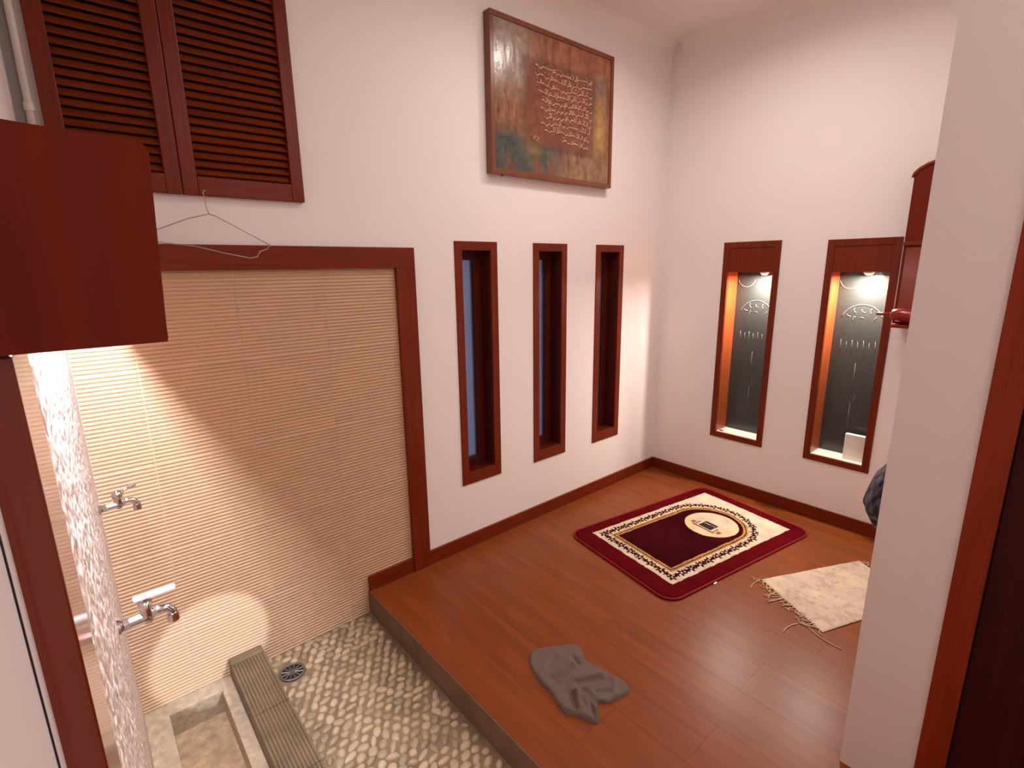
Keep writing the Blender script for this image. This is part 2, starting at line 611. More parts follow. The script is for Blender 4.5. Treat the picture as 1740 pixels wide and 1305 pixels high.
# ------------------------------------------------------------------ slit windows on the back wall
for i, (a, b, c, d) in enumerate(SLITS):
    wdw = struct(thing('window_%d' % (i + 1), (a, 0, c)))
    cw = .043
    F = -.006
    MB().box((a, F, c), (a + cw, .008, d)).build('casing_stile', 'dark_wood', wdw, bevel=.0015)
    MB().box((b - cw, F, c), (b, .008, d)).build('casing_stile', 'dark_wood', wdw, bevel=.0015)
    MB().box((a + cw, F, d - cw), (b - cw, .008, d)).build('casing_head', 'dark_wood_h', wdw, bevel=.0015)
    MB().box((a + cw, F, c), (b - cw, .008, c + cw + .02)).build('casing_sill', 'dark_wood_h', wdw, bevel=.0015)
    e = .004
    jm = MB()
    jm.box((a + .021, .008, c + .021), (a + cw, .150, d - .021))
    jm.box((b - cw, .008, c + .021), (b - .021, .150, d - .021))
    jm.box((a + cw, .008, d - cw), (b - cw, .150, d - .021))
    jm.box((a + cw, .008, c + .021), (b - cw, .150, c + cw + .02))
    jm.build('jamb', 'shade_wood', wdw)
    s0, s1, t0, t1 = a + cw, b - cw, c + cw + .02, d - cw
    sw = .050
    sash = MB().box((s0, .085, t0), (s0 + sw, .115, t1)).box((s1 - sw, .085, t0), (s1, .115, t1)) \
        .box((s0 + sw, .085, t1 - .045), (s1 - sw, .115, t1)).box((s0 + sw, .085, t0), (s1 - sw, .115, t0 + .045)) \
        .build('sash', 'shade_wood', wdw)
    MB().box((s0 + sw, .097, t0 + .045), (s1 - sw, .102, t1 - .045)).build('pane', 'blue_glass', sash)
MB().box((-1.035, .040, .424), (-1.020, .070, .432)).build('latch', 'chrome', bpy.data.objects['window_2'])

# ------------------------------------------------------------------ lit niche windows on the right wall
LAMPY = (-.690, -1.236)
for i, (a, b, c, d) in enumerate(NICHES):
    wdw = struct(thing('window_%d' % (i + 4), (0, b, c)))
    cw = .036
    F = -.007
    OT = 1.450
    MB().box((F, a, c), (.010, a + cw, d)).build('casing_stile', 'dark_wood', wdw, bevel=.0015)
    MB().box((F, b - cw, c), (.010, b, d)).build('casing_stile', 'dark_wood', wdw, bevel=.0015)
    MB().box((F, a + cw, d - cw), (.010, b - cw, d)).build('casing_head', 'dark_wood', wdw, bevel=.0015)
    MB().box((F, a + cw, c), (.010, b - cw, c + cw)).build('casing_sill', 'dark_wood', wdw, bevel=.0015)
    MB().box((-.002, a + cw, OT), (.012, b - cw, d - cw)).build('header_panel', 'dark_wood', wdw, bevel=.001)
    jm = MB()
    jm.box((.010, a + .021, c + .021), (.170, a + cw, d - .021))
    jm.box((.010, b - cw, c + .021), (.170, b - .021, d - .021))
    jm.box((.012, a + cw, OT), (.170, b - cw, OT + .015))
    jm.build('jamb', 'jamb_wood', wdw)
    MB().box((.010, a + cw, c + .021), (.170, b - cw, c + cw)).build('sill', 'sill_white', wdw)
    pane = MB().box((.135, a + cw, c + cw), (.141, b - cw, OT)).build('pane', 'niche_glass', wdw)
    yc, R = (a + b) / 2, .105
    # raised pattern moulded into the glass
    rl = MB()

    def arc(cy, cz, r, a0, a1, n=14, th=.0022):
        rl.tube([(.1345, cy + r * math.cos(a0 + (a1 - a0) * k / n), cz + r * math.sin(a0 + (a1 - a0) * k / n)) for k in range(n + 1)], th, 5)
    arc(yc, 1.165, R, .30, math.pi - .30)
    for k in (-1, 1):
        arc(yc + k * .075, 1.41, .055, math.pi * 1.05, math.pi * 1.95)
    for (dy, dz, ln, an) in ((-.045, .055, .03, .5), (-.015, .062, .025, -.3), (.030, .058, .03, .2), (.055, .040, .022, -.6), (-.06, .02, .02, 1.2), (.01, .03, .02, 2.2), (.04, .015, .025, .9)):
        rl.tube([(.1345, yc + dy + ln * q / 4 * math.cos(an + .25 * q), 1.165 + dz + ln * q / 4 * math.sin(an + .25 * q)) for q in range(5)], .0018, 5)
    for k in range(-3, 4):
        rl.tube([(.1348, yc + k * .028, 1.00), (.1348, yc + k * .028 + .004, 1.06 + .01 * (k % 2))], .0010, 4)
    rl.tube([(.1348, yc, .94), (.1348, yc, .78)], .0010, 4)
    rl.tube([(.1348, yc, .70), (.1348, yc, .55)], .0010, 4)
    rl.tube([(.1348, yc, .78), (.1348, yc + .022, .74), (.1348, yc, .70), (.1348, yc - .022, .74)], .0010, 4, closed=True)
    rl.build('glass_relief', 'glass_relief', pane, smooth=True)
    ly = LAMPY[i]
    lab = ('small lit downlight at the top of the niche window nearer the corner', 'small lit downlight at the top of the niche window beside the pillar')[i]
    lamp = thing('niche_downlight', (.050, ly, OT), lab, 'lamp', 'niche downlights')
    MB().tube([(.050, ly, OT), (.050, ly, OT - .010)], [.027, .025], 16).build('housing', 'lamp_ring', lamp, smooth=False)
    MB().tube([(.050, ly, OT - .010), (.050, ly, OT - .018)], [.020, .012], 16).build('bulb', 'lamp_white', lamp)
    area_light('niche_light', (.050, ly, OT - .020), NICHE_W, (1.0, .90, .80), .035)

# white card box on the sill, and the metal latch in the other one
bx = thing('paper_box', (.062, -1.284, .395), 'small white paper box standing on the niche sill beside the pillar', 'box')
MB().box((.050, -1.338, .395), (.080, -1.228, .545)).build('carton', 'card_white', bx, bevel=.002)
MB().box((.0485, -1.336, .532), (.0500, -1.230, .5445)).build('flap', 'card_white', bx)
lt = thing('window_latch', (.03, -.505, .394), 'tiny metal latch on the white sill of the niche nearer the corner', 'latch')
MB().box((.018, -.520, .394), (.042, -.492, .398)).build('plate', 'chrome', lt)
MB().tube([(.030, -.506, .398), (.030, -.506, .414), (.030, -.530, .418)], .004, 8).build('lever', 'chrome', lt, smooth=True)


# ------------------------------------------------------------------ noise helpers for colour fields
def vnoise(x, y, seed=0):
    xi, yi = np.floor(x).astype(int), np.floor(y).astype(int)
    xf, yf = x - xi, y - yi

    def h(a, b):
        n = (a * 374761393 + b * 668265263 + seed * 974711) & 0x7fffffff
        n = ((n ^ (n >> 13)) * 1274126177) & 0x7fffffff
        return ((n ^ (n >> 16)) & 0xffff) / 65535.0
    u, v = xf * xf * (3 - 2 * xf), yf * yf * (3 - 2 * yf)
    return (h(xi, yi) * (1 - u) + h(xi + 1, yi) * u) * (1 - v) + (h(xi, yi + 1) * (1 - u) + h(xi + 1, yi + 1) * u) * v


def fbm(x, y, seed=0, o=4):
    s, a, t = 0, .5, 0
    for i in range(o):
        s = s + a * vnoise(x * 2 ** i, y * 2 ** i, seed + i)
        t += a
        a *= .5
    return s / t


def lerp(c, d, f):
    f = np.clip(f, 0, 1)[..., None]
    return c * (1 - f) + np.array(d) * f


def grid_sheet(name, U, V, pos, col, material, parent, faces_mask=None):
    """U,V 2D arrays; pos (..,3) world; col (..,3)"""
    nu, nv = U.shape
    base = BASE[parent.name] if parent is not None else Vector((0, 0, 0))
    P = pos.reshape(-1, 3) - np.array(base)
    idx = np.arange(nu * nv).reshape(nu, nv)
    q = np.stack([idx[:-1, :-1], idx[1:, :-1], idx[1:, 1:], idx[:-1, 1:]], -1)
    if faces_mask is not None:
        q = q[faces_mask]
    q = q.reshape(-1, 4)
    me = bpy.data.meshes.new(name)
    me.from_pydata(P.tolist(), [], q.tolist())
    ca = me.color_attributes.new('Col', 'FLOAT_COLOR', 'POINT')
    cc = np.concatenate([col.reshape(-1, 3), np.ones((nu * nv, 1))], 1).astype(np.float32)
    ca.data.foreach_set('color', cc.ravel())
    for p in me.polygons:
        p.use_smooth = True
    me.materials.append(MATS[material])
    return link(name, me, parent)


# ------------------------------------------------------------------ framed calligraphy painting
PA = (-1.552, -.650, 1.949, 2.649)
pt = thing('framed_painting', (-1.10, 0, 1.949), 'framed brown painting with raised calligraphy, hung high on the back wall', 'painting')
a, b, c, d = PA
fw = .022
for nm, lo, hi in (('frame_rail', (a, -.048, d - fw), (b, -.002, d)), ('frame_rail', (a, -.048, c), (b, -.002, c + fw)),
                   ('frame_stile', (a, -.048, c + fw), (a + fw, -.002, d - fw)), ('frame_stile', (b - fw, -.048, c + fw), (b, -.002, d - fw))):
    MB().box(lo, hi).build(nm, 'frame_wood', pt, bevel=.002)
nu, nv = 200, 160
U, V = np.meshgrid(np.linspace(0, 1, nu), np.linspace(0, 1, nv), indexing='ij')
n1 = fbm(U * 9, V * 3.2, 3)
n2 = fbm(U * 30, V * 5, 11)
n3 = fbm(U * 6, V * 6, 21)
base_c = lerp(np.ones((nu, nv, 3)) * np.array([.20, .075, .042]), [.36, .17, .09], (n1 - .3) * 2.2)
base_c = lerp(base_c, [.09, .04, .028], (n2 - .50) * 4)
base_c = lerp(base_c, [.34, .12, .06], np.clip((V - .72) * 5, 0, 1) * (.35 + .65 * n3) * np.clip((U - .2) * 4, 0, 1))
grey = np.clip((.36 - U) * 6, 0, 1) * np.clip((V - .45) * 4, 0, 1)  # pale reflected haze painted into the upper left of the canvas
base_c = lerp(base_c, [.34, .25, .20], grey * (.3 + n3))
teal = np.clip((.62 - U) * 5, 0, 1) * np.clip((.36 - V) * 7, 0, 1) * np.clip((n1 - .25) * 4, 0, 1)
base_c = lerp(base_c, [.055, .075, .068], teal * .95)
och = np.exp(-(((U - .30) / .07) ** 2 + ((V - .28) / .13) ** 2)) + np.exp(-(((U - .90) / .05) ** 2 + ((V - .37) / .14) ** 2)) + .55 * np.exp(-(((U - .90) / .06) ** 2 + ((V - .6) / .2) ** 2))
base_c = lerp(base_c, [.44, .25, .07], och * (.35 + n2))
blue = np.exp(-(((U - .90) / .06) ** 2 + ((V - .75) / .09) ** 2))
base_c = lerp(base_c, [.17, .14, .15], blue * .8 * n3 * 1.6)
bot = np.clip((.22 - V) * 8, 0, 1) * np.clip((U - .45) * 5, 0, 1)
base_c = lerp(base_c, [.30, .17, .08], bot * n3 * 1.5)
inU = np.minimum(U - .24, .82 - U)
inV = np.minimum(V - .21, .80 - V)
inn = np.minimum(inU, inV)
panel = np.clip(inn * 40 + (n2 - .5) * 1.2, 0, 1)
base_c = lerp(base_c, np.array([.200, .062, .040]) * (.75 + .5 * n3[..., None]), panel * .92)
n4 = fbm(U * 46, V * 30, 71, 3)
base_c = base_c * (.62 + .76 * n4)[..., None]
edge = np.exp(-(inn / .022) ** 2)
base_c = lerp(base_c, [.085, .04, .03], edge * .6 * (.4 + n1))
xx = a + fw * .8 + U * (b - a - 1.6 * fw)
zz = c + fw * .8 + V * (d - c - 1.6 * fw)
pos = np.stack([xx, -.040 - .0015 * n2, zz], -1)
cv = grid_sheet('canvas', U, V, pos, base_c, 'canvas', pt)
MB().box((a + .01, -.036, c + .01), (b - .01, -.006, d - .01)).build('backing', 'frame_wood', pt)
# raised script: rows of looped strokes, tall stems, dots and small marks
rs = random.Random(4)
W_, H_ = b - a, d - c
rows = 10
for r in range(rows):
    m = MB()
    z0 = c + H_ * (.745 - r * .051)
    u0, u1 = .315 + .008 * r + rs.uniform(-.01, .01), .80 - max(0, r - 5) * .008
    if r == rows - 1:
        u0 = .52
    xa, xb = a + W_ * u0, a + W_ * u1
    x = xb
    Y = -.0425

    def stroke(pts, r_=.0026):
        m.tube([(px_, Y, pz_ + .006 * math.sin(px_ * 14 + r * .5)) for px_, pz_ in pts], r_ * 1.2, 4)
    while x > xa + .02:
        wl = rs.uniform(.015, .038)
        k = rs.random()
        n = 9
        if k < .30:     # bowl
            stroke([(x - wl * q / n, z0 - .010 * math.sin(math.pi * q / n) + .004) for q in range(n + 1)])
        elif k < .52:   # loop then tail
            cx = x - .008
            stroke([(cx + .007 * math.cos(2 * math.pi * q / 8), z0 + .006 + .007 * math.sin(2 * math.pi * q / 8)) for q in range(9)])
            stroke([(cx - (wl - .01) * q / n, z0 - .002 + .004 * math.sin(2.4 * q / n * math.pi)) for q in range(n + 1)])
        elif k < .75:   # tall stem joined to base line
            hgt = rs.uniform(.018, .028)
            stroke([(x, z0 + hgt), (x - .002, z0 + hgt * .5), (x - .004, z0 + .003), (x - .012, z0), (x - wl, z0 + .001)])
            if rs.random() < .5:
                stroke([(x - .013, z0 + hgt * .9), (x - .015, z0 + .002)])
        else:           # teeth
            pts = []
            for q in range(7):
                pts.append((x - wl * q / 6, z0 + (.008 if q % 2 else 0.0)))
            stroke(pts)
        for _ in range(rs.choice([1, 2, 2, 3])):   # dots and vowel marks
            dx, dz = x - rs.uniform(0, wl), z0 + rs.choice([-.012, .016, .020, .024])
            stroke([(dx, dz), (dx - rs.uniform(.003, .009), dz + rs.uniform(-.002, .004))], .0017)
        x -= wl + rs.uniform(-.002, .005)
    m.build('script_line', 'gold_paint', pt, smooth=True)
m = MB()
xs, zs = a + W_ * .285, c + H_ * .285
m.tube([(xs + .06 * q / 10, -.0425, zs + .006 * math.sin(q * 1.3)) for q in range(11)], .0020, 4)
m.tube([(xs + .015 + .035 * q / 8, -.0425, zs - .014 + .008 * math.sin(q * .9)) for q in range(9)], .0020, 4)
m.build('signature', 'gold_paint', pt, smooth=True)
MB().tube([(-1.47, -.020, c), (-1.47, -.020, c - .008)], .004, 8).build('hook', 'black', pt)

# ------------------------------------------------------------------ wall cabinet with arched top, right of the niches
cab = thing('wall_cabinet', (0, -1.58, 1.205), 'dark wooden wall cabinet with arched top, half hidden by the pillar', 'cabinet')
y0, y1 = -1.745, -1.412
zb, zt, D = 1.205, 1.948, -.140


def arched(ya, yb, za, zc, ztop, n=12):
    pts = [(ya, za), (yb, za), (yb, zc)]
    cy, rw, rh = (ya + yb) / 2, (yb - ya) / 2, ztop - zc
    for k in range(1, n):
        t = math.pi * k / n
        pts.append((cy + rw * math.cos(t), zc + rh * math.sin(t)))
    pts.append((ya, zc))
    return pts


MB().prism(arched(y0, y1, zb, 1.880, zt), 0, D, -.002).build('body', 'pelmet_wood', cab, bevel=.002)
rim = MB()
po = arched(y0 - .004, y1 + .004, 1.585, 1.880, zt + .006)[2:]
rim.tube([(D, p_[0], p_[1]) for p_ in po], .008, 8)
rim.build('arch_moulding', 'post_wood', cab, smooth=True)
MB().box((D - .010, y0 - .004, 1.575), (D + .004, y1 + .004, 1.590)).build('shelf_lip', 'dark_wood', cab, bevel=.002)
dr = MB().box((D - .006, y0 + .012, 1.235), (D + .002, y1 - .012, 1.565)).build('door', 'casing_gloss', cab, bevel=.002)
MB().tube([(D - .006, -1.60, 1.40), (D - .024, -1.60, 1.40)], [.006, .010], 10).build('knob', 'lamp_ring', dr)
MB().box((-.215, y0, 1.190), (-.002, y1 - .010, 1.205)).build('bottom_shelf', 'dark_wood', cab, bevel=.002)
rp = thing('plastic_nozzle_gun', (-.185, -1.46, 1.205), 'red plastic tool with thin nozzle lying on the cabinet shelf edge', 'tool')
sh = []
for yy, rr in ((-1.560, .026), (-1.530, .034), (-1.480, .036), (-1.440, .033), (-1.415, .024), (-1.408, .013)):
    sh.append((yy, rr))
MB().tube([(-.178, yy, 1.243 + .002 * k) for k, (yy, rr) in enumerate(sh)], [rr for _, rr in sh], 14).build('body', 'red_plastic', rp, smooth=True)
MB().tube([(-.178, -1.410, 1.252), (-.178, -1.350, 1.250)], [.009, .006], 10).build('nozzle', 'red_plastic', rp, smooth=True)

# ------------------------------------------------------------------ door frame and dark door at the right edge
dt = struct(thing('trim_door_post', (XP, -1.98, 0)))
MB().box((XP - .004, -2.010, 0), (-1.55, -1.950, CEIL)).build('post', 'post_wood', dt, bevel=.002)
do = struct(thing('door_1', (XP + .02, -2.5, 0)))
MB().box((XP + .020, -2.90, .005), (XP + .058, -2.012, 2.15)).build('leaf', 'door_wood', do, bevel=.002)
for z0_, z1_ in ((.15, .95), (1.1, 2.0)):
    MB().box((XP + .014, -2.78, z0_), (XP + .022, -2.14, z1_)).build('panel', 'door_wood', do, bevel=.004)
MB().tube([(XP + .02, -2.82, 1.0), (XP - .03, -2.82, 1.0), (XP - .03, -2.72, 1.0)], .008, 8).build('handle', 'chrome', do, smooth=True)

# ------------------------------------------------------------------ pebbled wet floor
PB = struct(thing('floor_pebble', (XSTEP, 0, ZLOW)))
BLK0, BLK1 = -2.940, -2.815
MB().box((BLK0, -1.75, -.26), (XSTEP - .004, .012, ZLOW)).build('mortar', 'mortar', PB)
meshes = []
for k in range(9):
    m = MB()
    n = 10
    rr = random.Random(k)
    ph = [1 + rr.uniform(-.10, .10) for _ in range(n)]
    for lv, (r_, h_) in enumerate(((1.0, -.15), (.97, .30), (.74, .72))):
        for q in range(n):
            t_ = 2 * math.pi * q / n
            m.v.append((r_ * ph[q] * math.cos(t_), r_ * ph[q] * math.sin(t_), h_))
    m.v.append((rr.uniform(-.1, .1), rr.uniform(-.1, .1), 1.0))
    for lv in range(2):
        for q in range(n):
            m.f.append((lv * n + q, lv * n + (q + 1) % n, (lv + 1) * n + (q + 1) % n, (lv + 1) * n + q))
    for q in range(n):
        m.f.append((2 * n + q, 2 * n + (q + 1) % n, 3 * n))
    o = m.build('pebble', 'pebble', smooth=True)
    meshes.append(o.data)
    bpy.data.objects.remove(o)
DRAIN = (-2.742, -.140)
pts = []
tries = 0
X0, X1, Y0, Y1 = BLK1 + .016, XSTEP - .022, -1.30, -.012
pr_ = random.Random(12)
cand = []
# relaxed jittered rows
sp = .0400
row = 0
y = Y1 - .006
while y > Y0:
    x = X0 + (row % 2) * sp * .5
    while x < X1:
        cand.append([x + pr_.uniform(-.006, .006), y + pr_.uniform(-.006, .006)])
        x += sp * 1.05
    y -= sp * .80
    row += 1
cand = np.array(cand)
for it in range(12):
    dxy = cand[:, None, :] - cand[None, :, :]
    dist = np.sqrt((dxy ** 2).sum(-1)) + np.eye(len(cand))
    f = np.clip(.0385 - dist, 0, None)
    cand += .4 * (dxy / dist[..., None] * f[..., None]).sum(1)
    cand[:, 0] = np.clip(cand[:, 0], X0, X1)
    cand[:, 1] = np.clip(cand[:, 1], Y0, Y1)
cand = [tuple(q) for q in cand if math.hypot(q[0] - DRAIN[0], q[1] - DRAIN[1]) > .062]


def vis_key(q):  # nearest to the visible patch first
    return -q[1]


cand.sort(key=vis_key)
rest = MB()
for k, (x, y) in enumerate(cand):
    sa, sb = pr_.uniform(.0165, .0255), pr_.uniform(.0115, .0172)
    hh = pr_.uniform(.008, .016)
    ang = math.radians(pr_.gauss(25, 30))
    if k < 300:
        o = link('pebble', pr_.choice(meshes), PB, (x, y, ZLOW - .001))
        o.scale = (sa, sb, hh)
        o.rotation_euler = (pr_.uniform(-.12, .12), pr_.uniform(-.12, .12), ang)
    else:
        me = pr_.choice(meshes)
        n0 = len(rest.v)
        for v in me.vertices:
            X_, Y_ = v.co.x * sa, v.co.y * sb
            rest.v.append((x + X_ * math.cos(ang) - Y_ * math.sin(ang), y + X_ * math.sin(ang) + Y_ * math.cos(ang), ZLOW - .001 + v.co.z * hh))
        rest.f += [tuple(n0 + i for i in p_.vertices) for p_ in me.polygons]
if rest.v:
    o = rest.build('pebble_bed', 'pebble', PB, smooth=True)
    o['kind'] = 'stuff'

# round floor drain
dn = thing('floor_drain', (DRAIN[0], DRAIN[1], ZLOW), 'round slotted metal drain set in the pebble floor', 'drain')
m = MB()
m.tube([(DRAIN[0] + .046 * math.cos(t_), DRAIN[1] + .046 * math.sin(t_), ZLOW + .005) for t_ in [2 * math.pi * q / 24 for q in range(24)]], .005, 6, closed=True)
m.build('rim', 'drain_metal', dn, smooth=True)
MB().tube([(DRAIN[0], DRAIN[1], ZLOW), (DRAIN[0], DRAIN[1], ZLOW + .002)], .044, 24).build('dish', 'dark_recess', dn)
for q in range(12):
    t_ = 2 * math.pi * q / 12
    ca, sa = math.cos(t_), math.sin(t_)
    MB().tube([(DRAIN[0] + .010 * ca, DRAIN[1] + .010 * sa, ZLOW + .006), (DRAIN[0] + .043 * ca, DRAIN[1] + .043 * sa, ZLOW + .005)], .0030, 5).build('bar', 'drain_metal', dn)
MB().tube([(DRAIN[0], DRAIN[1], ZLOW), (DRAIN[0], DRAIN[1], ZLOW + .009)], [.012, .010], 12).build('hub', 'drain_metal', dn)

# ribbed block beside the trough
bl = thing('ribbed_kerb', (BLK0, 0, ZLOW), 'long ribbed stone kerb between the trough and the pebble floor', 'kerb')
ZB = -.034
ys_ = [-.045, -.36, -.68, -1.0, -1.32, -1.64]
for k in range(len(ys_) - 1):
    m = MB()
    ya, yb = ys_[k] - .0012, ys_[k + 1] + .0012
    prof = [(BLK0, ZLOW - .02)]
    n = 11
    wdt = (BLK1 - BLK0) / n
    for q in range(n):
        xq = BLK0 + q * wdt
        prof += [(xq + .0008, ZB - .0045), (xq + wdt * .22, ZB), (xq + wdt * .78, ZB), (xq + wdt - .0008, ZB - .0045)]
    prof += [(BLK1, ZLOW - .02)]
    m.prism(prof, 1, ya, yb)
    m.build('ribbed_tile', 'ribbed_block', bl)
MB().box((BLK0, -.0445, ZLOW - .02), (BLK1, -.001, ZB + .008)).build('end_block', 'ribbed_block', bl, bevel=.006)

# stone trough
tr = thing('stone_trough', (XC, 0, -.2), 'sunken stone trough with sandy bed under the two taps', 'trough')
hx0, hx1, hy1 = -3.158, -2.985, -.070
ZR, ZBED = -.10, -.205
MB().box((XC, -1.70, -.26), (hx0, -.001, ZR)).build('rim', 'basin_stone', tr, bevel=.006)
MB().box((hx1, -1.70, -.26), (BLK0, -.001, ZR)).build('rim', 'basin_stone', tr, bevel=.006)
MB().box((hx0 - .004, hy1, -.26), (hx1 + .004, -.001, ZR)).build('end_wall', 'basin_stone', tr, bevel=.004)
MB().box((hx0 - .004, -1.70, -.26), (hx1 + .004, -1.55, ZR)).build('end_wall', 'basin_stone', tr, bevel=.004)
nu, nv = 24, 160
U, V = np.meshgrid(np.linspace(hx0, hx1, nu), np.linspace(hy1, -1.55, nv), indexing='ij')
zz = ZBED + .012 * fbm(U * 40, V * 40, 5)
bed = grid_sheet('bed', U, V, np.stack([U, V, zz], -1), np.ones((nu, nv, 3)), 'basin_bed', tr)
bed['kind'] = 'stuff'


# ------------------------------------------------------------------ taps on the stone wall
def tap(y, z, label, style):
    t = thing('water_tap', (XC, y, z), label, 'tap', 'taps on the stone wall')
    x0 = XC
    MB().tube([(x0, y, z), (x0 + .005, y, z)], [.016, .015], 16).build('flange', 'chrome', t, smooth=False)
    MB().tube([(x0 + .003, y, z), (x0 + .020, y, z), (x0 + .042, y, z + .001), (x0 + .052, y, z + .001)], [.0108, .0108, .0112, .0115], 12).build('body', 'chrome', t, smooth=True)
    vb = MB()
    hv = .034 if style == 0 else .026
    vb.tube([(x0 + .047, y, z - .010), (x0 + .047, y, z + .006), (x0 + .047, y, z + .018), (x0 + .047, y, z + hv)], [.0085, .0115, .0105, .0125], 14)
    vb.build('valve', 'chrome', t, smooth=True)
    MB().tube([(x0 + .048, y, z), (x0 + .066, y, z + .008), (x0 + .080, y, z + .006), (x0 + .088, y, z - .006), (x0 + .088, y, z - .012)], [.0095, .0085, .008, .0085, .0085], 12).build('spout', 'chrome', t, smooth=True)
    MB().tube([(x0 + .088, y, z - .010), (x0 + .088, y, z - .026)], [.0105, .0105], 14).build('aerator', 'chrome', t)
    if style == 0:
        MB().tube([(x0 + .047, y, z + hv), (x0 + .047, y, z + hv + .008)], .0065, 10).build('stem', 'chrome', t)
        MB().box((x0 + .030, y - .007, z + hv + .007), (x0 + .100, y + .007, z + hv + .015)).build('handle', 'white_handle', t, bevel=.003)
    else:
        MB().tube([(x0 + .047, y, z + hv - .002), (x0 + .047, y, z + hv + .008), (x0 + .047, y, z + hv + .015), (x0 + .047, y, z + hv + .019)], [.0135, .0140, .0095, .003], 14).build('cap', 'chrome', t, smooth=True)
        h = MB().tube([(x0 + .055, y, z + hv + .008), (x0 + .080, y + .01, z + hv + .018)], .0028, 8).build('handle', 'chrome', t, smooth=True)
        MB().tube([(x0 + .076, y + .008, z + hv + .016), (x0 + .092, y + .014, z + hv + .022)], [.0060, .0075], 8).build('paddle', 'chrome', h)


tap(-.300, .838, 'chrome tap with domed cap and thin lever, farther one near the tile wall', 1)
tap(-.960, .838, 'chrome tap with flat pale lever handle, nearer one over the trough', 0)

# ------------------------------------------------------------------ wire coat hanger below the shutters
hg = thing('wire_hanger', (-2.80, -.04, 1.60), 'thin wire coat hanger hooked under the louvred shutters', 'hanger')
H = [(-2.790, -.030, 1.764), (-2.797, -.034, 1.768), (-2.803, -.038, 1.760), (-2.801, -.040, 1.735), (-2.799, -.045, 1.705), (-2.795, -.048, 1.690)]
MB().tube(H, .0016, 6).build('hook', 'wire', hg, smooth=True)
S = [(-2.795, -.048, 1.690), (-2.775, -.050, 1.683), (-2.70, -.055, 1.640), (-2.632, -.062, 1.600), (-2.618, -.070, 1.590), (-2.632, -.085, 1.575),
     (-2.662, -.10, 1.566), (-2.674, -.11, 1.548), (-2.700, -.115, 1.543), (-2.78, -.110, 1.560), (-2.86, -.10, 1.582), (-2.955, -.080, 1.592),
     (-2.995, -.07, 1.598), (-3.000, -.062, 1.610), (-2.960, -.055, 1.630), (-2.86, -.050, 1.672), (-2.815, -.048, 1.685), (-2.795, -.048, 1.690)]
MB().tube(S, .0017, 6).build('shoulder_wire', 'wire', hg, smooth=True)

# ------------------------------------------------------------------ prayer mat
MC, MA = (-.700, -.745), math.atan2(-.187, 1.147)
LM0, LM1, WM = -.600, .556, .372
mt = thing('prayer_mat', (MC[0], MC[1], 0), 'dark red prayer mat with cream floral arch lying on the wooden floor', 'prayer mat')
nu, nv = 380, 250
U, V = np.meshgrid(np.linspace(LM0, LM1, nu), np.linspace(-WM, WM, nv), indexing='ij')
# rounded outline: remap the square grid by pulling the corners in
rc = .075
cu, hl = (LM0 + LM1) / 2, (LM1 - LM0) / 2
du = np.abs(U - cu) - (hl - rc)
dv = np.abs(V) - (WM - rc)
both = (du > 0) & (dv > 0)
Lr = np.sqrt(du ** 2 + dv ** 2) + 1e-9
mx = np.maximum(du, dv)
sc = np.where(both, mx / Lr, 1.0)
Uo = np.where(both, cu + np.sign(U - cu) * ((hl - rc) + du * sc), U)
Vo = np.where(both, np.sign(V) * ((WM - rc) + dv * sc), V)
ub, vb_ = Uo + .006 * (fbm(Uo * 30, Vo * 30, 1) - .5), Vo + .006 * (fbm(Uo * 30, Vo * 30, 2) - .5)
RED, DARK = np.array([.095, .0025, .005]), np.array([.030, .0015, .003])
CREAM, GOLD = np.array([.62, .50, .36]), np.array([.42, .22, .075])
col = np.ones((nu, nv, 3)) * RED
# cream rectangle
dR = np.minimum(np.minimum(ub + .493, .475 - ub), .291 - np.abs(vb_))
col = np.where((dR > 0)[..., None], CREAM, col)


def arch_sd(u, v, half, u0, uc):
    """positive inside an arch of half width `half`: from u0 to uc straight, round head beyond"""
    body = np.minimum(u - u0, half - np.abs(v))
    head = half - np.sqrt((u - uc) ** 2 + v ** 2)
    return np.where(u > uc, head, body)


UC = .135
dF = arch_sd(ub, vb_, .190, -.392, UC)        # field
dG = arch_sd(ub, vb_, .218, -.420, UC)        # gold border
# flowers along the middle of the band
dB = arch_sd(ub, vb_, .247, -.448, UC)
cen = []
hb, u0b = .247, -.448
path = []
for q in np.linspace(-hb, hb, 15):
    path.append((u0b, q))
for sgn in (-1, 1):
    for q in np.linspace(u0b + .035, UC, 17):
        path.append((q, sgn * hb))
for t_ in np.linspace(-math.pi / 2, math.pi / 2, 22)[1:-1]:
    path.append((UC + hb * math.cos(t_), hb * math.sin(t_)))
fl = np.zeros((nu, nv))
leaf = np.zeros((nu, nv))
rr = random.Random(3)
for k, (fu, fv) in enumerate(path):
    a0 = rr.uniform(0, 6)
    dx_, dy_ = ub - fu, vb_ - fv
    rad = np.sqrt(dx_ ** 2 + dy_ ** 2)
    th = np.arctan2(dy_, dx_) + a0
    big = .0275 if k % 2 == 0 else .020
    fl = np.maximum(fl, (rad < big * (.74 + .26 * np.cos(th * 5 + k))).astype(float))
    leaf = np.maximum(leaf, (rad < .006).astype(float) * (k % 2 == 0))
col = np.where((fl > 0)[..., None], DARK * 1.3, col)
col = np.where((leaf > 0)[..., None], CREAM, col)
col = np.where((dG > 0)[..., None], GOLD * (.75 + .6 * fbm(ub * 60, vb_ * 60, 9))[..., None], col)
col = np.where((dG > .010)[..., None] & (dG < .016)[..., None], DARK * 1.8, col)
col = np.where((dF > 0)[..., None], DARK * (.8 + .9 * fbm(ub * 7, vb_ * 7, 6))[..., None], col)
